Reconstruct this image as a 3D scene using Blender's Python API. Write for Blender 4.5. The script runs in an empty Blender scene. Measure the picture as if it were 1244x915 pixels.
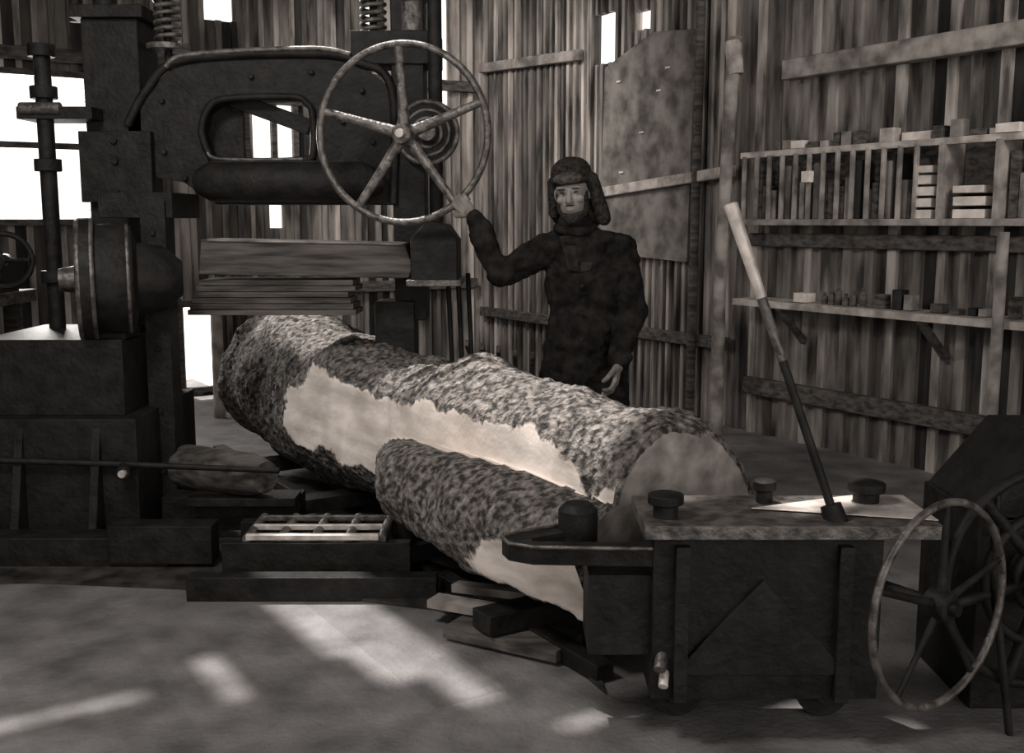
import bpy, bmesh, math, random
from mathutils import Vector, Matrix, noise
random.seed(7)
V=Vector
bpy.context.scene.view_settings.view_transform='Standard'
# ---------------- materials ----------------
def mat(name,c1,c2,scale=8,rough=.7,bump=.2,stretch=(1,1,1),metal=0,p=(.35,.65),detail=8,shade=False,bscale=None,spec=.3,cut=None):
    m=bpy.data.materials.new(name); m.use_nodes=True
    n=m.node_tree.nodes; l=m.node_tree.links; b=n['Principled BSDF']
    tc=n.new('ShaderNodeTexCoord'); mp=n.new('ShaderNodeMapping'); mp.inputs['Scale'].default_value=stretch
    l.new(tc.outputs['Object'],mp.inputs['Vector'])
    def nz(sc,d,vec=None):
        t=n.new('ShaderNodeTexNoise'); t.inputs['Scale'].default_value=sc; t.inputs['Detail'].default_value=d
        l.new(vec or mp.outputs['Vector'],t.inputs['Vector']); return t
    def ramp(src,a,bb,ca,cb):
        r=n.new('ShaderNodeValToRGB'); r.color_ramp.elements[0].position=a; r.color_ramp.elements[1].position=bb
        r.color_ramp.elements[0].color=(*ca,1); r.color_ramp.elements[1].color=(*cb,1); l.new(src,r.inputs['Fac']); return r
    t=nz(scale,detail)
    out=ramp(t.outputs['Fac'],p[0],p[1],c1,c2).outputs['Color']
    t2=nz(bscale or scale*2,6)
    bstr=None
    if shade or cut:
        a=n.new('ShaderNodeAttribute'); a.attribute_name='shade'
    if shade:
        mx=n.new('ShaderNodeMixRGB'); mx.blend_type='MULTIPLY'; mx.inputs['Fac'].default_value=1
        l.new(out,mx.inputs['Color1']); l.new(a.outputs['Color'],mx.inputs['Color2']); out=mx.outputs['Color']
    if cut:
        k=ramp(a.outputs['Fac'],.47,.55,(0,0,0),(1,1,1))
        mr=n.new('ShaderNodeMapping'); mr.inputs['Rotation'].default_value=(0,0,math.radians(-122.4)); l.new(tc.outputs['Object'],mr.inputs['Vector'])
        ms=n.new('ShaderNodeMapping'); ms.inputs['Scale'].default_value=(.8,3.5,3.5); l.new(mr.outputs['Vector'],ms.inputs['Vector'])
        t3=nz(4,8,ms.outputs['Vector']); cc=ramp(t3.outputs['Fac'],.3,.62,cut[0],cut[1])
        t4=nz(3.2,10); c4=ramp(t4.outputs['Fac'],.33,.56,(.72,.70,.68),(1,1,1))
        m4=n.new('ShaderNodeMixRGB'); m4.blend_type='MULTIPLY'; m4.inputs['Fac'].default_value=1; l.new(cc.outputs['Color'],m4.inputs['Color1']); l.new(c4.outputs['Color'],m4.inputs['Color2'])
        mx=n.new('ShaderNodeMixRGB'); l.new(k.outputs['Color'],mx.inputs['Fac']); l.new(out,mx.inputs['Color1']); l.new(m4.outputs['Color'],mx.inputs['Color2']); out=mx.outputs['Color']
        iv=n.new('ShaderNodeMath'); iv.operation='SUBTRACT'; iv.inputs[0].default_value=1.12; l.new(k.outputs['Color'],iv.inputs[1]); bstr=iv.outputs[0]
    l.new(out,b.inputs['Base Color'])
    b.inputs['Roughness'].default_value=rough; b.inputs['Metallic'].default_value=metal
    b.inputs['Specular IOR Level'].default_value=spec
    if bump:
        bp=n.new('ShaderNodeBump'); bp.inputs['Strength'].default_value=bump; bp.inputs['Distance'].default_value=.02
        if bstr: l.new(bstr,bp.inputs['Strength'])
        l.new(t2.outputs['Fac'],bp.inputs['Height']); l.new(bp.outputs['Normal'],b.inputs['Normal'])
    return m
def sep(v,k=1.0): return (v*1.0*k, v*.90*k, v*.83*k)
M_iron=mat('cast_iron',sep(.005),sep(.017),14,.6,.3,spec=.25,detail=12,bscale=40)
M_ironl=mat('worn_iron',sep(.04),sep(.17),22,.42,.4,metal=.3,spec=.6)
M_steel=mat('bright_steel',sep(.35),sep(.75),14,.4,.2,metal=.2,spec=.6)
M_wallR=mat('weathered_boards',sep(.035),sep(.29),3,.85,.25,(3,3,.6),shade=True,detail=12)
M_wallB=mat('corrugated_boards',sep(.04),sep(.34),3,.8,.2,(3,3,.5),shade=True,detail=12)
M_beam=mat('beam_wood',sep(.11),sep(.36),7,.8,.3)
M_shelf=mat('shelf_wood',sep(.22),sep(.55),9,.8,.2)
M_dwood=mat('dark_wood',sep(.03),sep(.12),6,.75,.3,(.6,3,6))
M_ply=mat('stained_plywood',sep(.07),sep(.24),6,.85,.2,detail=12)
M_floor=mat('dusty_floor',(.095,.090,.089),(.22,.21,.21),5,.7,.35,(1,1,1),bscale=45,spec=.3,shade=True,detail=14,p=(.3,.7))
M_floorshade=mat('painted_floor_shade',sep(.012),sep(.06),9,.6,.3,detail=12)  # dark colour stands in for the shade beneath the machine
M_ground=mat('snowy_ground',(.7,.7,.7),(.8,.8,.8),2,.9,0)
M_bark=mat('tree_bark',sep(.03),sep(.33),34,.9,1.0,(1,1,1),p=(.40,.72),bscale=50,cut=(sep(.6),sep(1.0)),detail=12)
M_end=mat('log_end_grain',sep(.20),sep(.48),11,.8,.4,detail=12)
M_coat=mat('dark_wool_coat',sep(.008),sep(.024),20,.95,.5,spec=.08)
M_coatl=mat('coat_trim',sep(.014),sep(.036),20,.9,.5,spec=.1)
M_fur=mat('fur_hat',sep(.015),sep(.05),60,.95,.7,bscale=140,spec=.1)
M_furl=mat('fur_hat_flap',sep(.04),sep(.12),60,.95,.7,bscale=140,spec=.1)
M_skin=mat('skin',sep(.19),sep(.30),8,.6,.1)
M_beard=mat('beard_hair',sep(.02),sep(.05),70,.9,.8)
M_eye=mat('eye_dark',sep(.01),sep(.03),5,.3,0)
M_paper=mat('paper_box',sep(.5),sep(.75),12,.8,.05)
M_roof=mat('roof_boards',sep(.03),sep(.07),3,.9,.1)
M_glove=mat('work_glove',sep(.14),sep(.28),15,.9,.3)

# ---------------- builder ----------------
class B:
    def __init__(s):
        s.bm=bmesh.new(); s.mats=[]; s.col=s.bm.loops.layers.float_color.new('shade')
    def mi(s,m):
        if m not in s.mats: s.mats.append(m)
        return s.mats.index(m)
    def faces(s,vs,fl,m,shade=1.0,per=None):
        bv=[s.bm.verts.new(v) for v in vs]; i=s.mi(m); out=[]
        for f in fl:
            try: fc=s.bm.faces.new([bv[k] for k in f])
            except ValueError: continue
            fc.material_index=i; fc.smooth=True
            for lp,k in zip(fc.loops,f):
                q=per[k] if per else shade
                lp[s.col]=(q,q,q,1)
            out.append(fc)
        return out
    def box(s,c,sz,m,ax=None,shade=1.0):
        c=V(c); ax=ax or (V((1,0,0)),V((0,1,0)),V((0,0,1)))
        vs=[c+ax[0]*(i*sz[0]/2)+ax[1]*(j*sz[1]/2)+ax[2]*(k*sz[2]/2) for i in(-1,1) for j in(-1,1) for k in(-1,1)]
        s.faces(vs,[(0,1,3,2),(4,6,7,5),(0,4,5,1),(2,3,7,6),(0,2,6,4),(1,5,7,3)],m,shade)
    def bb(s,x0,x1,y0,y1,z0,z1,m,shade=1.0):
        s.box(((x0+x1)/2,(y0+y1)/2,(z0+z1)/2),(x1-x0,y1-y0,z1-z0),m,None,shade)
    def beam(s,p,q,w,h,m,shade=1.0):
        p=V(p);q=V(q);a=(q-p).normalized(); u=V((0,0,1)) if abs(a.z)<.9 else V((0,1,0))
        b=u.cross(a).normalized(); c=a.cross(b)
        s.box((p+q)/2,((q-p).length,w,h),m,(a,b,c),shade)
    def tube(s,pts,rad,m,seg=16,closed=False,caps=True,flat=1.0):
        pts=[V(p) for p in pts]; n=len(pts)
        if not hasattr(rad,'__len__'): rad=[rad]*n
        vs=[];prev=None
        for i,p in enumerate(pts):
            if closed: t=(pts[(i+1)%n]-pts[i-1]).normalized()
            else: t=(pts[min(i+1,n-1)]-pts[max(i-1,0)]).normalized()
            if prev is None:
                u=V((0,0,1)) if abs(t.z)<.9 else V((1,0,0)); a=(u-t*u.dot(t)).normalized()
            else: a=(prev-t*prev.dot(t)).normalized()
            prev=a; b=t.cross(a)
            for k in range(seg):
                th=2*math.pi*k/seg; vs.append(p+(a*math.cos(th)+b*math.sin(th)*flat)*rad[i])
        fl=[]
        for i in range(n if closed else n-1):
            j=(i+1)%n
            for k in range(seg):
                k2=(k+1)%seg; fl.append((i*seg+k,j*seg+k,j*seg+k2,i*seg+k2))
        if caps and not closed:
            fl.append(tuple(range(seg))); fl.append(tuple((n-1)*seg+k for k in reversed(range(seg))))
        s.faces(vs,fl,m,0.0)
    def cyl(s,p,q,r,m,r2=None,seg=32): s.tube([p,q],[r,r if r2 is None else r2],m,seg)
    def ring(s,c,axis,R,r,m,n=64,seg=12,a0=0,a1=2*math.pi):
        c=V(c);axis=V(axis).normalized();u=V((0,0,1)) if abs(axis.z)<.9 else V((1,0,0))
        a=u.cross(axis).normalized();b=axis.cross(a)
        full=abs(a1-a0-2*math.pi)<1e-6
        k=n if full else n+1
        s.tube([c+(a*math.cos(a0+(a1-a0)*i/n)+b*math.sin(a0+(a1-a0)*i/n))*R for i in range(k)],r,m,seg,full)
    def coil(s,c,R,r,h,turns,m):
        c=V(c);n=turns*20
        s.tube([c+V((R*math.cos(i/20*2*math.pi),R*math.sin(i/20*2*math.pi),h*i/n)) for i in range(n+1)],r,m,8)
    def ell(s,c,rad,m,R=None,u=24,v=16):
        c=V(c);R=R or Matrix.Identity(3);vs=[];fl=[]
        vs.append(c+R@V((0,0,rad[2])))
        for i in range(1,v):
            ph=math.pi*i/v
            for k in range(u):
                th=2*math.pi*k/u
                vs.append(c+R@V((rad[0]*math.sin(ph)*math.cos(th),rad[1]*math.sin(ph)*math.sin(th),rad[2]*math.cos(ph))))
        vs.append(c+R@V((0,0,-rad[2])))
        for k in range(u): fl.append((0,1+k,1+(k+1)%u))
        for i in range(v-2):
            for k in range(u):
                a=1+i*u+k;b=1+i*u+(k+1)%u; fl.append((a,a+u,b+u,b))
        L=len(vs)-1;o=1+(v-2)*u
        for k in range(u): fl.append((L,o+(k+1)%u,o+k))
        s.faces(vs,fl,m)
    def cap(s,p,q,r,m,r2=None):
        r2=r if r2 is None else r2
        p=V(p);q=V(q); s.tube([p,q],[r,r2],m,20); s.ell(p,(r,r,r),m,None,16,10); s.ell(q,(r2,r2,r2),m,None,16,10)
    def prism(s,pts,org,ax,ay,az,m):
        org=V(org);ax=V(ax);ay=V(ay);az=V(az);n=len(pts)
        vs=[org+ax*x+ay*y for x,y in pts]+[org+ax*x+ay*y+az for x,y in pts]
        s.faces(vs,[tuple(range(n)),tuple(reversed(range(n,2*n)))]+[(i,(i+1)%n,n+(i+1)%n,n+i) for i in range(n)],m)
    def frame(s,o,i,org,ax,ay,az,m):
        org=V(org);ax=V(ax);ay=V(ay);az=V(az);n=len(o)
        f=lambda L,z:[org+ax*x+ay*y+az*z for x,y in L]
        vs=f(o,0)+f(i,0)+f(o,1)+f(i,1);fl=[]
        for k in range(n):
            j=(k+1)%n
            fl+=[(k,j,n+j,n+k),(2*n+k,3*n+k,3*n+j,2*n+j),(k,2*n+k,2*n+j,j),(n+k,n+j,3*n+j,3*n+k)]
        s.faces(vs,fl,m)
    def done(s,name,bevel=0,parent=None,remesh=0,smooth=0,disp=0,dscale=.1):
        bmesh.ops.recalc_face_normals(s.bm,faces=s.bm.faces)
        me=bpy.data.meshes.new(name); s.bm.to_mesh(me); s.bm.free()
        for m in s.mats: me.materials.append(m)
        if not remesh: me.set_sharp_from_angle(angle=math.radians(38))
        ob=bpy.data.objects.new(name,me); bpy.context.collection.objects.link(ob)
        if parent: ob.parent=parent
        if bevel:
            b=ob.modifiers.new('b','BEVEL');b.width=bevel;b.segments=2;b.limit_method='ANGLE';b.angle_limit=math.radians(40)
        if remesh:
            r=ob.modifiers.new('r','REMESH');r.mode='VOXEL';r.voxel_size=remesh;r.use_smooth_shade=True
            if smooth:
                q=ob.modifiers.new('s','SMOOTH');q.factor=.5;q.iterations=smooth
            if disp:
                t=bpy.data.textures.new(name+'_folds','CLOUDS');t.noise_scale=dscale
                d=ob.modifiers.new('d','DISPLACE');d.texture=t;d.strength=disp;d.mid_level=.5
        return ob

# ---------------- room frame ----------------
C=V((-.304,10.84,0)); r_=V((.534,-.845,0)).normalized()
l_=V((-.845,-.534,0)).normalized(); UZ=V((0,0,1))
def P(s,t,z): return C+r_*s+l_*t+UZ*z
H=4.2
def board_wall(name,org,d,inn,L,pitch,m,holes,gapp,gap,batten):
    b=B(); s=0
    while s<L:
        w=pitch*random.uniform(.85,1.15); g=gap*random.uniform(.6,1.5) if random.random()<gapp else -.002
        c=s+w/2; segs=[(0,H)]
        for (a0,a1,z0,z1) in holes:
            if a0<c<a1:
                ns=[]
                for (p,q) in segs:
                    if z0>p: ns.append((p,min(q,z0)))
                    if z1<q: ns.append((max(p,z1),q))
                segs=ns
        sh=random.choice([.12,.2,.4,.7,1.0,1.4])
        off=random.uniform(-.006,.006)
        for p,q in segs:
            if q-p>.01:
                b.box(org+d*c+inn*(off-.02)+UZ*((p+q)/2),(w-g,.025,q-p),m,(d,inn,UZ),sh)
                if batten: b.box(org+d*(s)+inn*(off+.005)+UZ*((p+q)/2),(w*.36,.04,q-p),m,(d,inn,UZ),random.uniform(.4,2.0))
        s+=w
    return b.done(name)
board_wall('wall_right',P(3.5,0,0),r_,l_,9.0,.17,M_wallR,[],.12,.010,True)
board_wall('wall_far_right',P(0,0,0),r_,l_,3.5,.095,M_wallB,[(1.95,2.2,2.8,3.2),(2.5,2.62,3.0,3.14)],.35,.016,True)
winB=[(3.7,4.85,1.5,2.66),(1.95,2.4,2.02,2.55),(2.72,3.05,.05,.80),(2.05,2.2,1.45,1.75),(1.5,1.6,1.35,1.85),(.42,.52,2.6,3.9),(1.1,1.3,2.9,3.5),(2.5,2.7,3.2,3.6),(3.3,3.5,.55,1.0)]
board_wall('wall_back',P(0,0,0),l_,r_,9.0,.13,M_wallB,winB,.7,.024,True)
board_wall('wall_left',P(0,9,0),r_,-l_,12.5,.3,M_wallR,[(6,8,1,2.6)],.1,.01,False)
b=B(); t=-.2
while t<9.2:
    w=random.uniform(.2,.28); s=-.3-random.uniform(0,2)
    while s<12.3:
        L=random.uniform(2.5,4); b.box(P(s+L/2,t+w/2,-.05),(L,w,.1),M_floor,(r_,l_,UZ),random.uniform(.86,1.14)); s+=L
    t+=w
b.done('floor')
b=B(); b.box(P(6,4.5,-.17),(80,80,.1),M_ground,(r_,l_,UZ)); b.done('ground_outside')
SUN=V((-.25,.30,.92)).normalized()
holes=[]
def hole(x,y,z,ls,wt):  # unseen roof slot, added to drop a sun patch at the given point
    k=(H-z)/SUN.z; p=V((x,y,0))+V((SUN.x,SUN.y,0))*k-C
    holes.append((p.dot(r_)-ls/2,p.dot(r_)+ls/2,p.dot(l_)-wt/2,p.dot(l_)+wt/2))
hole(-.41,3.72,0,1.2,.13); hole(-.62,3.80,0,1.05,.16); hole(-.80,3.88,0,.75,.08); hole(-.98,3.4,0,.42,.07); hole(-1.42,3.12,0,.08,.55)
hole(.8,3.07,0,.12,.36); hole(1.08,2.93,0,.18,.32); hole(.25,3.10,0,.08,.24)
hole(-.50,5.0,.8,3.4,.34)
ss=sorted({-.3,12.0,*[h[0] for h in holes],*[h[1] for h in holes]}); ts=sorted({-.3,9.2,*[h[2] for h in holes],*[h[3] for h in holes]})
b=B()
for i in range(len(ss)-1):
    for j in range(len(ts)-1):
        cs=(ss[i]+ss[i+1])/2; ct=(ts[j]+ts[j+1])/2
        if any(h[0]<cs<h[1] and h[2]<ct<h[3] for h in holes): continue
        b.box(P(cs,ct,H+.03),(ss[i+1]-ss[i],ts[j+1]-ts[j],.06),M_roof,(r_,l_,UZ))
b.done('ceiling')
def wframe(n,a0,a1,z0,z1,mull,hor=()):
    b=B(); ax=(l_,r_,UZ)
    for a in [a0,a1]+mull: b.box(P(.03,a,(z0+z1)/2),(.05,.06,z1-z0+.1),M_dwood,ax)
    for z in (z0,z1)+tuple(hor): b.box(P(.03,(a0+a1)/2,z),(a1-a0+.1,.07,.05),M_dwood,ax)
    b.done(n,.004)
wframe('window_1',3.7,4.85,1.5,2.66,[4.05],(2.1,)); wframe('window_2',1.95,2.4,2.02,2.55,[2.15]); wframe('window_3',2.72,3.05,.05,.80,[])
n=0
def girt(p,q,w=.07,h=.1,m=M_beam):
    global n; n+=1
    b=B(); b.beam(p,q,w,h,m); b.done('trim_%d'%n,.008)
girt(P(4.1,.07,2.50),P(9,.07,2.50),.1,.13)
girt(P(.1,.06,2.98),P(1.75,.06,2.90),.06,.09)
girt(P(1.75,.06,1.72),P(3.65,.10,1.86),.07,.08,M_shelf)
girt(P(.1,.06,.62),P(3.6,.06,.62),.06,.09,M_dwood)
girt(P(.06,.1,.9),P(.06,2.6,.9),.06,.1,M_dwood)
girt(P(.06,.1,2.8),P(.06,8,2.8),.06,.1,M_dwood)
girt(P(3.8,.06,.35),P(9,.06,.35),.06,.12,M_dwood)
girt(P(3.8,.05,1.38),P(9,.05,1.38),.05,.09,M_dwood)
b=B(); b.tube([P(3.72,.26,0),P(3.72,.26,1.0),P(3.74,.24,2.0),P(3.76,.22,2.75)],[.05,.045,.045,.05],M_beam,16); b.tube([P(3.78,.22,2.5),P(3.75,.23,2.72)],[.055,.06],M_shelf,12); b.done('wooden_post')
b=B(); b.tube([P(5.95,.38,0),P(5.95,.38,1.45)],.03,M_beam,14); b.done('wooden_post.001')
b=B(); b.tube([P(3.28,.12,0),P(3.28,.1,3.4)],.035,M_dwood,14); b.done('wooden_post.002')
b=B(); b.prism([(2.05,1.25),(3.15,1.2),(3.2,2.9),(2.7,2.95),(2.1,2.75)],P(0,.05,0),r_,UZ,l_*.02,M_ply)
for s_,z_ in [(2.3,2.62),(2.8,2.5),(2.6,2.2),(2.9,2.66),(2.35,1.9)]: b.box(P(s_,.08,z_),(.05,.012,.015),M_paper,(r_,l_,UZ))
b.done('plywood_panel',.002)
b=B(); ax=(r_,l_,UZ)
b.box(P(6.1,.2,1.95),(4.5,.05,.04),M_shelf,ax); b.box(P(6.1,.14,1.5),(4.5,.25,.04),M_beam,ax); b.box(P(6.1,.16,.96),(4.4,.3,.045),M_shelf,ax)
for i in range(13): b.box(P(3.9+i*.115,.23,1.72),(.02,.03,.44),M_beam,ax)
for s_ in (5.45,5.8,6.6,7.4): b.box(P(s_,.15,1.72),(.03,.2,.44),M_beam,ax)
b.box(P(6.1,.03,1.72),(4.5,.02,.44),M_dwood,ax)
for s_ in (4.3,5.4,6.5,7.6): b.beam(P(s_,.02,.7),P(s_,.28,.94),.04,.04,M_dwood)
b.done('storage_shelf',.003)
def boxes(name,lst,m=M_paper,mats=None):
    b=B()
    for i,(s_,t_,z0,w,d,h) in enumerate(lst): b.box(P(s_,t_,z0+h/2+.001),(w,d,h),mats[i%len(mats)] if mats else m,ax,1)
    b.done(name,.003)
boxes('paper_stack',[(5.33,.15,1.52,.13,.16,.05),(5.33,.15,1.585,.12,.16,.05),(5.34,.15,1.65,.13,.16,.05),(5.32,.15,1.715,.12,.15,.05),(5.33,.15,1.78,.11,.15,.04)])
boxes('paper_stack.001',[(5.63,.15,1.52,.2,.16,.05),(5.63,.15,1.59,.2,.16,.05),(5.62,.15,1.66,.19,.16,.04)])
boxes('paper_stack.002',[(5.22,.12,1.97,.2,.1,.05),(5.84,.2,1.97,.14,.08,.05)])
boxes('parts_box',[(4.36,.2,1.97,.1,.06,.05)]); boxes('parts_box.001',[(4.50,.27,1.75,.07,.04,.07)])
lst=[];s=3.95
while s<7.8:
    w=random.uniform(.04,.08); h=random.uniform(.14,.38); lst.append((s+w/2,.13,1.52,w*.9,.1,h)); s+=w+random.choice([0,.0,.01,.03])
    if 5.22<s<5.42: s=5.47
    if 5.51<s<5.78: s=5.83
boxes('spare_parts_row',lst,None,[M_dwood,M_dwood,M_beam,M_iron,M_ply,M_dwood,M_beam,M_iron,M_ply,M_dwood])
lst=[];s=4.15
while s<7.8:
    w=random.uniform(.05,.12); lst.append((s+w/2,.18,1.97,w*.9,.07,random.uniform(.03,.10))); s+=w+random.choice([.01,.04,.12])
    if 4.25<s<4.42: s=4.43
    if 5.1<s<5.34: s=5.36
    if 5.72<s<5.92: s=5.93
boxes('hardware_row',lst,None,[M_dwood,M_beam,M_dwood,M_shelf])
lst=[];s=5.0
while s<7.8:
    w=random.uniform(.04,.1); lst.append((s+w/2,.18,.985,w*.9,.07,random.uniform(.03,.12))); s+=w+random.choice([.01,.05,.12])
boxes('hardware_row.001',lst,None,[M_dwood,M_iron,M_beam,M_dwood])
boxes('cardboard_box',[(4.45,.2,.985,.1,.1,.06)])
b=B()
for i,s_ in enumerate([4.62,4.68,4.73,4.79,4.85,4.92]):
    h=.05+.02*((i*7)%3); b.tube([P(s_,.2,.983),P(s_,.2,.983+h),P(s_,.2,.99+h),P(s_,.2,1.01+h)],[.022,.022,.01,.01],M_dwood,12)
b.done('glass_bottle_row')

# ---------------- log: one trunk with a side lobe, flat sawn face ----------------
deg=math.radians
b=B()
P0=V((.56,3.5,.49)); P1=V((-1.50,6.75,.53)); A=(P0-P1).normalized(); E1=V((A.y,-A.x,0)).normalized()
if E1.dot(V((-1,0,0)))<0: E1=-E1
E2=A.cross(E1).normalized()
if E2.z<0: E2=-E2
NR,NA=300,240
def lim1(t): return .84+.30*max(0,.10-t)+.04*max(0,(t-.40)/.3)+.26*max(0,(t-.52)/.38)**1.4
bumps=[(.34,deg(100),.04,.06),(.05,deg(120),.03,.04),(.86,deg(80),.07,.06),(.62,deg(75),.05,.04),(.15,deg(70),.05,.025)]
vs=[];tag=[]
n8=E1*math.cos(deg(8))+E2*math.sin(deg(8)); n20=(E1*math.cos(deg(22))-E2*math.sin(deg(22))+A*.25).normalized()
def rough(q,a): return a*2.6*noise.noise(q*2.6)+a*1.6*noise.noise(q*7)+a*.7*abs(noise.noise(q*24))+a*.5*noise.noise(q*45)
for i in range(NR+1):
    t=i/NR; c=P0.lerp(P1,t)+UZ*(.025*math.sin(t*7.5))
    R0=(.335+.075*t)*(1-.06*math.sin(math.pi*min(1,t*1.6)))
    if t>.96: R0*=math.sqrt(max(0,1-((t-.96)/.04)**2))*.7+.3
    s=t/.60
    if s<1:
        x=min(1,max(0,(s-.40)/.60)); fade=1-x*x*(3-2*x)
        lc=V((.29+.17*min(s,.7),-.10-.02*s))*(.15+.85*fade); lr=(.215-.06*s)*(.45+.55*fade)
    else: lr=0
    for k in range(NA):
        th=2*math.pi*k/NA; dr=E1*math.cos(th)+E2*math.sin(th)
        q=c+dr*R0
        rr=R0+rough(q,.015)
        for (bt,bth,bw,bh) in bumps:
            rr+=bh*math.exp(-((t-bt)/bw)**2-((math.atan2(math.sin(th-bth),math.cos(th-bth)))/.5)**2)
        tg=.3
        dist=rr*dr.dot(n8); lim=lim1(t)*R0+.022*noise.noise(V((t*7,3,1)))+.006*noise.noise(V((t*40,1,1)))
        tg=max(tg,min(.9,.5+(dist-lim)*14))
        if dist>lim: rr=rr-(dist-lim)/dr.dot(n8)*.95
        if lr>0:
            bq=math.cos(th)*lc.x+math.sin(th)*lc.y; disc=bq*bq-(lc.length_squared-lr*lr)
            if disc>0 and bq>0:
                r2=bq+math.sqrt(disc)
                q2=c+dr*r2; r2+=rough(q2,.017)
                c2=c+E1*lc.x+E2*lc.y; q2=c+dr*r2
                d2=(q2-c2).dot(n20); l2=(.50+2.4*s+.25*noise.noise(V((t*25,5,2))))*lr; t2=min(.9,.5+(d2-l2)*14)
                if d2>l2 and dr.dot(n20)>.1: r2-=(d2-l2)/dr.dot(n20)*.95
                if r2>rr: rr=r2; tg=max(.3,t2)
        vs.append(c+dr*rr);tag.append(tg)
fb=[(i*NA+k,(i+1)*NA+k,(i+1)*NA+(k+1)%NA,i*NA+(k+1)%NA) for i in range(NR) for k in range(NA)]
b.faces(vs,fb,M_bark,1,tag)
ring0=vs[:NA]; cc=P0+UZ*0
m1=[cc.lerp(q,.93)+A*.006 for q in ring0]; mid=[cc.lerp(q,.5)+A*.010 for q in ring0]
b.faces(ring0+m1,[(k,(k+1)%NA,NA+(k+1)%NA,NA+k) for k in range(NA)],M_bark,1,[.3]*NA*2)
b.faces(m1+mid+[cc+A*.01],[(k,(k+1)%NA,NA+(k+1)%NA,NA+k) for k in range(NA)]+[(NA+k,NA+(k+1)%NA,2*NA) for k in range(NA)],M_end)
b.faces(vs[-NA:],[tuple(range(NA))],M_end)
b.done('tree_log')
b=B(); b.tube([(-1.13,4.80,.34),(-1.22,4.86,.34),(-1.6,5.15,.31)],[.075,.10,.11],M_dwood,24); b.done('bark_slab')

# ---------------- log carriage ----------------
b=B()
for off in (-.25,.30):
    p=P0+E1*off+A*.0; q=P1+E1*off-A*.3
    b.beam((p.x,p.y,.035),(q.x,q.y,.035),.07,.06,M_iron)
for t in (.12,.35,.6,.85):
    c=P0.lerp(P1,t); p=c+E1*.5; q=c-E1*.45; b.beam((p.x,p.y,.10),(q.x,q.y,.10),.12,.07,M_iron)
b.bb(.40,1.05,2.92,3.2,.14,.62,M_iron); b.bb(.22,.42,2.95,3.18,.26,.50,M_iron)
b.bb(.37,1.20,2.88,3.22,.625,.665,M_ironl)
b.prism([(.70,3.05),(1.2,2.92),(1.2,3.2),(1.04,3.2)],(0,0,.668),(1,0,0),(0,1,0),(0,0,.004),M_steel)  # pale plate, paints the gleam on the table top
b.bb(.46,.50,2.89,2.93,.14,.6,M_iron); b.bb(.92,.96,2.89,2.93,.14,.6,M_iron)
b.prism([(.5,.22),(.92,.22),(.92,.27),(.71,.5),(.5,.27)],(0,2.92,0),(1,0,0),(0,0,1),(0,-.02,0),M_iron)
for x,y,r in ((.44,2.98,.052),(1.06,3.12,.055),(.76,3.14,.035)):
    b.tube([(x,y,.66),(x,y,.70),(x,y,.705),(x,y,.73),(x,y,.735)],[r*.7,r*.7,r,r,r*.7],M_iron,20)
jaw=[(.45,2.93),(.06,2.95),(-.01,2.99),(-.03,3.05),(.02,3.11),(.19,3.20),(.24,3.15),(.09,3.07),(.055,3.045),(.06,3.02),(.45,3.01)]
b.prism(jaw,(0,0,.53),(1,0,0),(0,1,0),(0,0,.05),M_iron)
b.tube([(.45,2.93,.583),(.06,2.95,.583),(-.01,2.99,.583),(-.03,3.05,.583),(.02,3.11,.583),(.19,3.20,.583)],.006,M_ironl,8)
b.tube([(.2,3.15,.52),(.2,3.15,.64),(.2,3.15,.66)],[.06,.06,.04],M_iron,20)
for x in(.5,.95):
    b.cyl((x,3.15,.08),(x,3.10,.08),.08,M_iron); b.cyl((x,3.2,.08),(x,3.07,.08),.03,M_iron); b.bb(x-.05,x+.05,3.1,3.18,.08,.15,M_iron)
b.tube([(.43,2.93,.27),(.42,2.89,.24)],.018,M_ironl,12); b.tube([(.44,2.93,.22),(.43,2.89,.19)],.014,M_steel,12)
b.done('log_carriage',.006)
b=B()
lt=V((.636,3.15,1.55)); lb=V((.92,2.95,.66)); dv=(lb-lt)
b.tube([lt-dv*.004,lt,lt+dv*.12,lt+dv*.30],[.015,.021,.019,.015],M_steel,16)
b.tube([lt+dv*.30,lt+dv*.5],[.015,.013],M_ironl,14); b.tube([lt+dv*.5,lb,lb+dv*.02],[.013,.013,.013],M_iron,14)
b.tube([lb-dv*.05,lb+dv*.02],[.03,.035],M_iron,16); b.done('control_lever')
def wheel(name,c,axis,R,rim,spokes,hubr,m,ms,shaft,a0=0,cone=0.0,mh=None,sp=1.0):
    b=B();c=V(c);axis=V(axis).normalized();a=UZ.cross(axis).normalized();bb=axis.cross(a)
    b.ring(c,axis,R,rim,m,72,12)
    for i in range(spokes):
        th=a0+2*math.pi*i/spokes; d=a*math.cos(th)+bb*math.sin(th)
        b.tube([c+d*hubr*.6-axis*cone,c+d*R*.5-axis*cone*.6,c+d*(R-.005)],[rim*1.3*sp,rim*1.0*sp,rim*.85*sp],ms,12,flat=.7)
    b.tube([c-axis*(cone+.03),c-axis*(cone+.025),c+axis*.03,c+axis*.035],[hubr*.8,hubr,hubr*.8,hubr*.6],ms,28)
    b.tube([c+axis*.03,c+axis*.055],[hubr*.4,hubr*.35],mh or ms,16)
    b.tube([c-axis*.02,c-axis*shaft],[hubr*.35,hubr*.35],M_iron,16)
    return b.done(name)
wheel('carriage_handwheel',(1.165,2.79,.47),(.55,-.83,0),.285,.011,5,.05,M_ironl,M_iron,.2,.3)
b=B()
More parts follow.
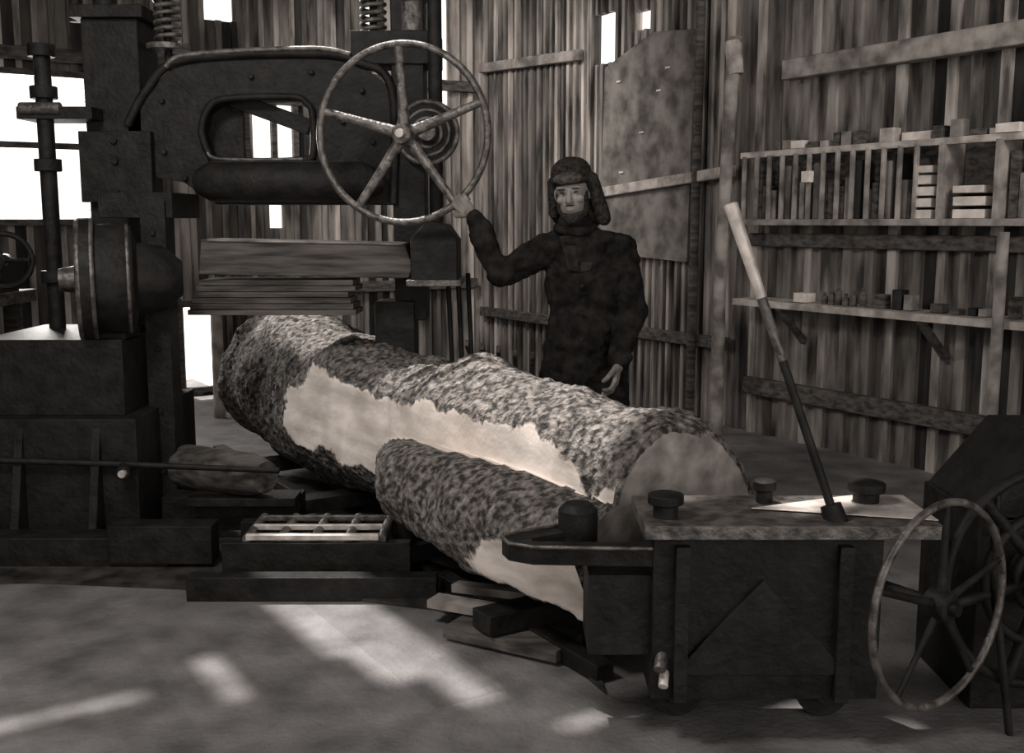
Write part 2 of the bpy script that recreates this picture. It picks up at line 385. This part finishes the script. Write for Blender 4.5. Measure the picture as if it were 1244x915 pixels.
b.bb(1.42,1.95,3.15,3.6,0,.62,M_iron); b.prism([(0,.6),(.53,.6),(.46,.85),(.2,.85)],(1.42,3.15,0),(1,0,0),(0,0,1),(0,.45,0),M_iron)
for R in (.33,.2,.1): b.ring((1.58,3.05,.46),(.2,-1,0),R,.016,M_iron,48,10)
for i in range(6):
    th=i*math.pi/3+.2; b.tube([(1.58,3.05,.46),(1.58+.33*math.cos(th),3.05+.066*math.cos(th),.46+.33*math.sin(th))],.018,M_iron,10)
b.cyl((1.57,3.16,.46),(1.55,2.92,.46),.05,M_iron); b.cyl((1.55,2.92,.46),(1.548,2.9,.46),.02,M_ironl)
b.tube([(1.47,2.98,0),(1.40,3.0,.5),(1.42,3.05,.75)],.012,M_iron,10)
b.done('winch_gear',.006)

# ---------------- band saw ----------------
b=B()
outer=[(-1.93,1.98),(-1.82,2.16),(-1.63,2.30),(-1.0,2.33),(-.77,2.29),(-.60,2.16),(-.60,1.59),(-1.50,1.59),(-1.66,1.70),(-1.95,1.75)]
inner=[(-1.56,1.95),(-1.53,2.05),(-1.44,2.11),(-1.10,2.12),(-1.03,2.09),(-1.0,2.04),(-1.0,1.86),(-1.06,1.81),(-1.46,1.81),(-1.53,1.85)]
b.frame(outer,inner,(0,5.5,0),(1,0,0),(0,0,1),(0,.22,0),M_iron)
def arc(pts,n=6):
    out=[]
    P_=[V((p[0],0,p[1])) for p in pts]
    for i in range(len(P_)-1):
        a=P_[max(i-1,0)];p=P_[i];q=P_[i+1];d=P_[min(i+2,len(P_)-1)]
        for k in range(n):
            t=k/n; out.append(.5*((2*p)+(q-a)*t+(2*a-5*p+4*q-d)*t*t+(3*p-a-3*q+d)*t**3))
    out.append(P_[-1]); return out
b.tube([q+V((0,5.49,0)) for q in arc(outer[:7])],.022,M_iron,12)
b.tube([q+V((0,5.475,.012)) for q in arc([(-1.72,2.25),(-1.60,2.31),(-1.0,2.34),(-.80,2.31)])],.014,M_ironl,10)
b.tube([q+V((0,5.49,0)) for q in arc(inner+inner[:1],4)][:-1],.018,M_iron,12,True)
b.tube([q+V((0,5.478,0)) for q in arc([(-1.05,1.815),(-1.46,1.815),(-1.53,1.85)])],.009,M_ironl,8)
b.beam((-1.42,5.6,2.12),(-1.03,5.6,1.98),.05,.08,M_iron)
b.bb(-1.57,-1.38,5.62,5.66,1.8,2.13,M_iron)
b.tube([(-1.57,5.44,1.70),(-1.5,5.42,1.70),(-.75,5.42,1.70),(-.66,5.46,1.70)],[.06,.1,.1,.06],M_iron,24)
b.tube([(-1.5,5.42,1.79),(-.75,5.42,1.79)],.012,M_ironl,10)
b.bb(-2.14,-1.86,5.5,5.8,.0,2.5,M_iron); b.bb(-2.18,-1.82,5.46,5.84,2.5,2.56,M_iron); b.bb(-2.16,-1.8,5.44,5.5,1.6,1.95,M_iron)
b.bb(-1.75,-1.63,5.08,5.22,0,1.6,M_iron); b.bb(-1.8,-1.58,5.03,5.27,0,.06,M_iron); b.bb(-1.95,-1.6,5.1,5.55,1.52,1.64,M_iron)
b.bb(-.60,-.44,5.5,5.72,1.0,2.62,M_iron); b.bb(-.80,-.36,5.48,5.74,2.28,2.44,M_iron)
b.tube([(-.50,5.55,2.44),(-.50,5.55,2.58),(-.50,5.55,2.64),(-.5,5.55,2.74),(-.5,5.55,2.80)],[.07,.07,.13,.11,.03],M_ironl,24)
b.tube([(-.38,5.45,1.2),(-.38,5.45,2.6)],.035,M_iron,14)
for x,z in ((-1.75,1.85),(-1.75,2.1),(-1.3,2.22),(-1.0,2.24),(-.75,2.15),(-.7,1.9),(-.85,2.0),(-1.65,1.72)): b.cyl((x,5.5,z),(x,5.475,z),.015,M_iron,None,6)
for z in (1.65,1.8,1.9): b.cyl((-1.98,5.44,z),(-1.98,5.42,z),.018,M_iron,None,6)
for z in (.3,.6,.9,1.2,1.45): b.cyl((-1.69,5.08,z),(-1.69,5.065,z),.014,M_iron,None,6)
b.tube([(-2.30,5.4,.9),(-2.30,5.4,2.35)],.04,M_iron,16)
for z in (1.2,1.75,2.1,2.3): b.tube([(-2.30,5.4,z),(-2.30,5.4,z+.06)],.065,M_iron,20)
b.tube([(-2.4,5.35,2.05),(-2.2,5.35,2.05)],.03,M_ironl,12)
b.bb(-2.42,-2.05,5.35,5.6,2.0,2.06,M_iron)
for x in (-1.74,-.70):
    b.tube([(x,5.6,2.28),(x,5.6,3.0)],.02,M_iron,12); b.tube([(x,5.6,2.36),(x,5.6,2.39)],.11,M_ironl,24)
    b.coil((x,5.6,2.40),.058,.012,.26,7,M_ironl); b.tube([(x,5.6,2.67),(x,5.6,2.71)],.08,M_iron,24)
b.tube([(-2.05,5.6,2.5),(-2.05,5.6,3.6)],.06,M_iron,16); b.tube([(-2.2,5.6,2.5),(-2.2,5.6,3.4)],.03,M_iron,16)
b.bb(-2.1,-.4,5.75,5.85,2.95,3.1,M_iron)
gc=V((-.42,5.42,1.94))
for R,rr in ((.15,.014),(.11,.010),(.07,.012)): b.ring(gc,(-.1,-1,0),R,rr,M_ironl,40,8)
b.cyl(gc+V((0,.1,0)),gc+V((0,-.0,0)),.15,M_iron); b.cyl(gc,gc+V((0,-.06,0)),.045,M_ironl)
b.cyl((-.5,5.15,1.9),(-.5,5.55,1.9),.03,M_iron)
b.prism([(0,0),(.22,0),(.22,.2),(.17,.27),(.08,.29),(0,.2)],(-.48,5.08,1.22),(1,0,0),(0,0,1),(0,.4,0),M_iron)
b.bb(-.50,-.24,5.06,5.5,1.2,1.23,M_ironl)
b.bb(-.70,-.50,5.45,5.7,.0,1.1,M_iron)
for x in(-.32,-.27,-.22): b.tube([(x,5.35,1.25),(x+.02,5.35,.75)],.012,M_iron,10)
b.bb(-2.85,-1.70,4.75,5.65,0,.62,M_iron); b.bb(-2.45,-1.78,4.85,5.6,.62,.97,M_iron); b.bb(-2.9,-1.62,4.65,5.7,0,.08,M_iron)
for x in (-2.6,-2.25,-1.9): b.prism([(0,0),(.12,0),(0,.5)],(x,4.75,.08),(0,-1,0),(0,0,1),(.04,0,0),M_iron)
b.tube([(-1.76,4.75,.4),(-1.72,4.62,.4)],.03,M_iron,16); b.tube([(-1.72,4.63,.4),(-1.72,4.60,.4)],.018,M_steel,12)
b.tube([(-2.6,4.70,.45),(-1.75,4.72,.42),(-1.05,4.72,.39)],.014,M_iron,12)
b.bb(-1.65,-1.0,4.9,5.05,.06,.22,M_iron); b.bb(-1.5,-1.0,4.8,4.95,.2,.24,M_iron)
b.bb(-2.9,-1.5,4.5,4.65,0,.14,M_iron); b.bb(-1.75,-1.3,4.48,4.6,.03,.2,M_iron)
b.done('band_saw',.008)
b=B(); a=V((-1.97,4.92,1.24)); q=V((-1.45,5.10,1.24)); d=(q-a).normalized()
b.tube([a-d*.02,a,a+d*.05,a+d*.055,a+d*.18,a+d*.22,a+d*.24,a+d*.36,a+d*.44],[.22,.28,.28,.25,.26,.24,.17,.15,.08],M_iron,48)
b.ring(a-d*.005,d,.265,.016,M_ironl,64,10); b.ring(a+d*.05,d,.27,.012,M_ironl,64,8); b.ring(a+d*.2,d,.245,.010,M_ironl,64,8)
b.tube([a-d*.1,a],[.05,.07],M_ironl,24)
b.bb(-1.95,-1.78,4.9,5.1,.96,1.01,M_iron)
b.done('drive_pulley')
b=B(); b.prism([(0,.02),(1.02,0),(1.04,.06),(1.0,.17),(.02,.19)],(-1.52,5.2,1.23),(1,0,0),(0,0,1),(0,.28,0),M_dwood)
b.prism([(.05,.192),(1.0,.172),(1.0,.16),(.05,.178)],(-1.52,5.19,1.23),(1,0,0),(0,0,1),(0,.29,0),M_beam)
b.done('guide_beam',.006)
b=B()
for i in range(6): b.bb(-1.58+.012*i,-.76-.012*((i*5)%4),5.2,5.46,1.052+i*.029,1.078+i*.029,M_dwood)
b.done('board_stack',.002)
wheel('handwheel',(-.50,5.0,1.9),(-.2,-.98,0),.40,.017,5,.055,M_ironl,M_ironl,.14,.35,.03,M_steel,1.3)
b=B()
for y in (4.30,4.62): b.bb(-1.2,-.42,y-.03,y+.03,.02,.19,M_iron)
for i in range(5): b.tube([(-1.1+i*.14,4.29,.2),(-1.1+i*.14,4.63,.2)],.02,M_ironl,14)
b.bb(-1.1,-.55,4.27,4.30,.2,.225,M_steel); b.bb(-1.1,-.55,4.42,4.44,.2,.225,M_steel); b.bb(-1.1,-.55,4.56,4.58,.2,.225,M_ironl)
b.bb(-1.3,-.3,4.1,4.18,.0,.1,M_iron)
b.done('roller_bed',.004)
b=B(); b.prism([(-2.95,4.25),(-2.0,4.32),(-1.2,4.22),(-.6,4.1),(-.3,4.0),(.15,3.6),(.3,3.25),(.2,5.0),(-1.3,6.2),(-2.95,6.2)],(0,0,.002),(1,0,0),(0,1,0),(0,0,.012),M_floorshade); b.done('floor_shade_sheet')  # thin dark sheet, paints shade onto the floor around machine and log
b=B()
b.beam((-.3,3.9,.08),(.08,3.72,.08),.09,.03,M_beam); b.beam((-.22,4.0,.10),(.12,3.83,.12),.06,.03,M_beam); b.beam((-.2,3.78,.035),(.2,3.55,.035),.2,.04,M_dwood); b.done('wood_scrap')  # last, dark board stands in for the log's shadow
b=B(); b.bb(-3.6,-2.75,5.6,6.2,1.05,1.12,M_dwood)
for x in(-3.5,-2.85):
    for y in (5.7,6.1): b.bb(x-.04,x+.04,y-.04,y+.04,0,1.05,M_dwood)
b.bb(-3.5,-2.85,5.68,5.72,.3,.4,M_dwood); b.bb(-3.6,-2.75,5.6,5.64,.6,1.05,M_iron); b.done('work_bench',.005)
b=B(); b.ring((-2.70,5.72,1.30),(.2,-1,0),.14,.016,M_iron,40,8); b.bb(-2.95,-2.76,5.8,6.0,1.12,1.3,M_iron); b.cyl((-2.70,5.72,1.3),(-2.8,5.95,1.3),.03,M_iron)
for i in range(3):
    th=i*2.1; b.tube([(-2.70,5.72,1.3),(-2.70+.14*math.cos(th),5.72,1.3+.14*math.sin(th))],.012,M_iron,8)
b.bb(-3.4,-3.1,5.75,6.0,1.12,1.42,M_dwood)
b.done('bench_grinder')
b=B(); b.tube([P(1.2,3.08,0),P(1.2,3.08,.85)],.045,M_shelf,16); b.done('wooden_post.003')
b=B()
for i in range(5): b.beam(P(1.0+i*.2,.6,.02),P(1.6+i*.25,1.1,.5),.03,.06,M_dwood)
b.done('lumber_pile')

# ---------------- man ----------------
man=bpy.data.objects.new('man',None); bpy.context.collection.objects.link(man)
wc=V((-.50,5.0,1.9)); hh=V((.98,-.2,0)); rad=(hh*.66-UZ*.75).normalized(); rim=wc+rad*.40; tang=(hh*.75+UZ*.66).normalized()
wristR=rim+rad*.085+V((0,-.035,0))
b=B()
b.ell((.335,4.90,1.24),(.19,.135,.24),M_coat); b.ell((.33,4.90,1.0),(.175,.14,.26),M_coat); b.ell((.33,4.91,.84),(.20,.155,.16),M_coat)
b.tube([(.33,4.91,.95),(.33,4.91,.66)],[.18,.225],M_coat,28,flat=.75)
b.ell((.31,4.88,1.42),(.165,.10,.065),M_coat); b.tube([(.30,4.88,1.43),(.275,4.85,1.53)],[.085,.065],M_coat,24)
b.ell((.48,4.89,1.37),(.072,.08,.072),M_coat); b.ell((.165,4.88,1.375),(.072,.08,.072),M_coat)
elR=V((-.055,4.86,1.265))
b.cap((.155,4.88,1.375),elR,.076,M_coat,.062); b.cap(elR,wristR+rad*.03,.062,M_coat,.046)
elL=V((.555,4.87,1.10)); wrL=V((.465,4.66,.88))
b.cap((.49,4.89,1.37),elL,.077,M_coat,.066); b.cap(elL,wrL+(elL-wrL)*.1,.066,M_coat,.050)
for x0,x1 in ((.24,.22),(.42,.44)):
    b.cap((x0,4.91,.82),(x1,4.90,.48),.10,M_coat,.07); b.cap((x1,4.90,.48),(x1,4.93,.14),.07,M_coat,.055)
b.done('coat_and_trousers',parent=man,remesh=.009,smooth=3,disp=.042,dscale=.08)
b=B()
for x in (.22,.44):
    b.tube([(x,4.93,.30),(x,4.93,.1)],[.068,.06],M_iron,20); b.ell((x,4.87,.055),(.052,.14,.055),M_iron); b.bb(x-.045,x+.045,4.75,4.99,0.0,.03,M_iron)
b.done('boots',parent=man,remesh=.01,smooth=3)
b=B()
b.prism([(0,0),(.05,.01),(.09,.16),(.03,.17)],(.30,4.765,1.28),(1,0,0),(0,.2,.98),(0,.01,0),M_coatl); b.prism([(0,0),(-.05,.01),(-.09,.16),(-.03,.17)],(.30,4.765,1.28),(1,0,0),(0,.2,.98),(0,.01,0),M_coatl)
for z in (1.22,1.10,.98): b.ell((.31,4.755,z),(.009,.006,.009),M_coatl)
b.done('coat_lapels',parent=man,bevel=.002)
def hand(name,wr,f,nrm,w,curl,m):
    b=B(); f=V(f).normalized(); nrm=V(nrm).normalized(); w=V(w).normalized()
    L=[(.030,.080,.88),(.010,.086,1.0),(-.011,.083,.95),(-.030,.074,.78)]
    b.cap(wr-f*.03,wr+f*.01,.026,m)
    for o,ln,k in L:
        kn=wr+f*ln+w*o; b.cap(wr+f*.015+w*o*.6,kn,.015,m,.0115)
        p=kn;a=0
        for seg,c in ((.040,curl[0]),(.026,curl[1]),(.020,curl[2])):
            a+=c; d=f*math.cos(a)+nrm*math.sin(a); q=p+d*seg*k; b.cap(p,q,.0100,m,.0088); p=q
    t0=wr+f*.02+w*.026; t1=t0+(f*.55+w*.75+nrm*.35).normalized()*.04; t2=t1+(f*.8+w*.1+nrm*.7).normalized()*.032; t3=t2+(f*.6-w*.2+nrm*.9).normalized()*.026
    b.cap(t0,t1,.016,m,.0125); b.cap(t1,t2,.0122,m,.0108); b.cap(t2,t3,.0108,m,.0095)
    return b.done(name,parent=man,remesh=.0035,smooth=2)
axw=V((.2,.98,0))
hand('hand_right',wristR,-rad,axw,-tang,(1.0,1.1,.8),M_glove)
hand('hand_left',wrL,(V((-.15,-.35,-.9))),V((-.6,.6,-.1)),V((-.2,-.9,.3)),(.45,.7,.5),M_glove)
hd=bpy.data.objects.new('head_pivot',None); bpy.context.collection.objects.link(hd); hd.parent=man
hd.location=(.268,4.83,1.63); hd.rotation_euler=(deg(10),deg(-5),deg(-14))
b=B()
b.ell((0,.015,.03),(.072,.092,.098),M_skin); b.ell((0,-.02,-.045),(.056,.068,.072),M_skin); b.ell((0,-.055,-.090),(.026,.026,.022),M_skin)
b.cap((0,-.076,.018),(0,-.100,-.022),.0085,M_skin,.0135); b.ell((-.012,-.088,-.026),(.008,.01,.007),M_skin); b.ell((.012,-.088,-.026),(.008,.01,.007),M_skin)
b.ell((-.030,-.066,.032),(.028,.014,.009),M_skin); b.ell((.030,-.066,.032),(.028,.014,.009),M_skin)
b.ell((-.04,-.058,-.02),(.022,.022,.02),M_skin); b.ell((.04,-.058,-.02),(.022,.022,.02),M_skin)
b.ell((0,-.083,-.053),(.021,.008,.005),M_skin); b.ell((0,-.083,-.063),(.019,.008,.006),M_skin)
for s_ in(-1,1): b.ell((s_*.075,.01,-.005),(.01,.02,.032),M_skin)
b.tube([(0,.02,-.06),(0,.04,-.17)],[.052,.055],M_skin,20)
b.done('head',parent=hd,remesh=.0035,smooth=2)
b=B()
for s_ in(-1,1): b.ell((s_*.030,-.074,.012),(.011,.006,.0042),M_eye); b.ell((s_*.031,-.0785,.030),(.017,.004,.003),M_beard)
b.done('eyes',parent=hd)
b=B(); b.ell((0,-.03,-.092),(.056,.056,.032),M_beard); b.ell((0,-.058,-.104),(.032,.032,.030),M_beard); b.ell((0,-.087,-.043),(.024,.008,.004),M_beard)
for s_ in(-1,1): b.cap((s_*.064,-.005,.0),(s_*.052,-.025,-.075),.012,M_beard,.018)
b.done('beard',parent=hd,remesh=.004,smooth=2,disp=.004,dscale=.01)
b=B(); b.ell((0,.02,.085),(.092,.108,.072),M_fur); b.ell((0,.02,.06),(.096,.112,.03),M_fur)
b.cap((-.086,.02,.05),(-.098,.02,-.09),.026,M_fur,.024); b.cap((.088,.015,.05),(.125,.03,-.13),.034,M_fur,.034); b.ell((0,.08,-.01),(.09,.05,.09),M_fur); b.ell((.01,.07,-.11),(.13,.06,.07),M_fur)
b.done('fur_hat',parent=hd,remesh=.005,smooth=6,disp=.005,dscale=.03)
b=B(); b.ell((0,-.078,.074),(.068,.028,.028),M_furl); b.done('hat_flap',parent=hd,remesh=.005,smooth=2,disp=.004,dscale=.012)
b=B(); b.ring((.285,4.865,1.475),(0,-.2,1),.080,.022,M_coat,32,12); b.done('collar',parent=man,remesh=.009,smooth=2,disp=.012,dscale=.05)

# ---------------- light ----------------
w=bpy.data.worlds.new('sky'); bpy.context.scene.world=w; w.use_nodes=True
bg=w.node_tree.nodes['Background']; bg.inputs['Color'].default_value=(1,.95,.9,1); bg.inputs['Strength'].default_value=1.7
def light(name,typ,loc,target,e,size=1,col=(1,.95,.9),**k):
    L=bpy.data.lights.new(name,typ); L.energy=e; L.color=col
    if typ=='AREA': L.size=size
    if typ=='SUN': L.angle=deg(1.3)
    if typ=='SPOT': L.spot_size=k['sp']; L.spot_blend=.8; L.shadow_soft_size=size
    o=bpy.data.objects.new(name,L); bpy.context.collection.objects.link(o); o.location=loc
    o.rotation_euler=(V(target)-V(loc)).to_track_quat('-Z','Y').to_euler(); return o
light('sun','SUN',SUN*20,(0,0,0),8)
light('left_fill','AREA',(-1.8,2.2,3.6),(-.5,4.0,.2),80,.8)  # added fill from the upper left front, no real fixture
light('window_rim_fill','AREA',P(-.4,4.2,2.2),(-.8,4.6,.9),170,1.0)  # added area light outside the window, for rim highlights on the machinery
light('right_wall_fill','SPOT',(3.0,3.0,3.4),(2.2,7.3,2.2),220,.4,sp=deg(56))  # added unseen spot, brightens the upper right wall
light('back_wall_fill','SPOT',P(2.2,3.0,3.9),P(.8,.3,2.0),400,.4,sp=deg(85))  # added unseen spot, brightens the boards behind the saw

cam=bpy.data.cameras.new('camera'); co=bpy.data.objects.new('camera',cam); bpy.context.collection.objects.link(co)
cam.sensor_width=36; cam.lens=1300/1244*36; cam.clip_start=.05
co.location=(0,0,1.5); co.rotation_euler=(deg(90-8.2),0,0)
bpy.context.scene.camera=co
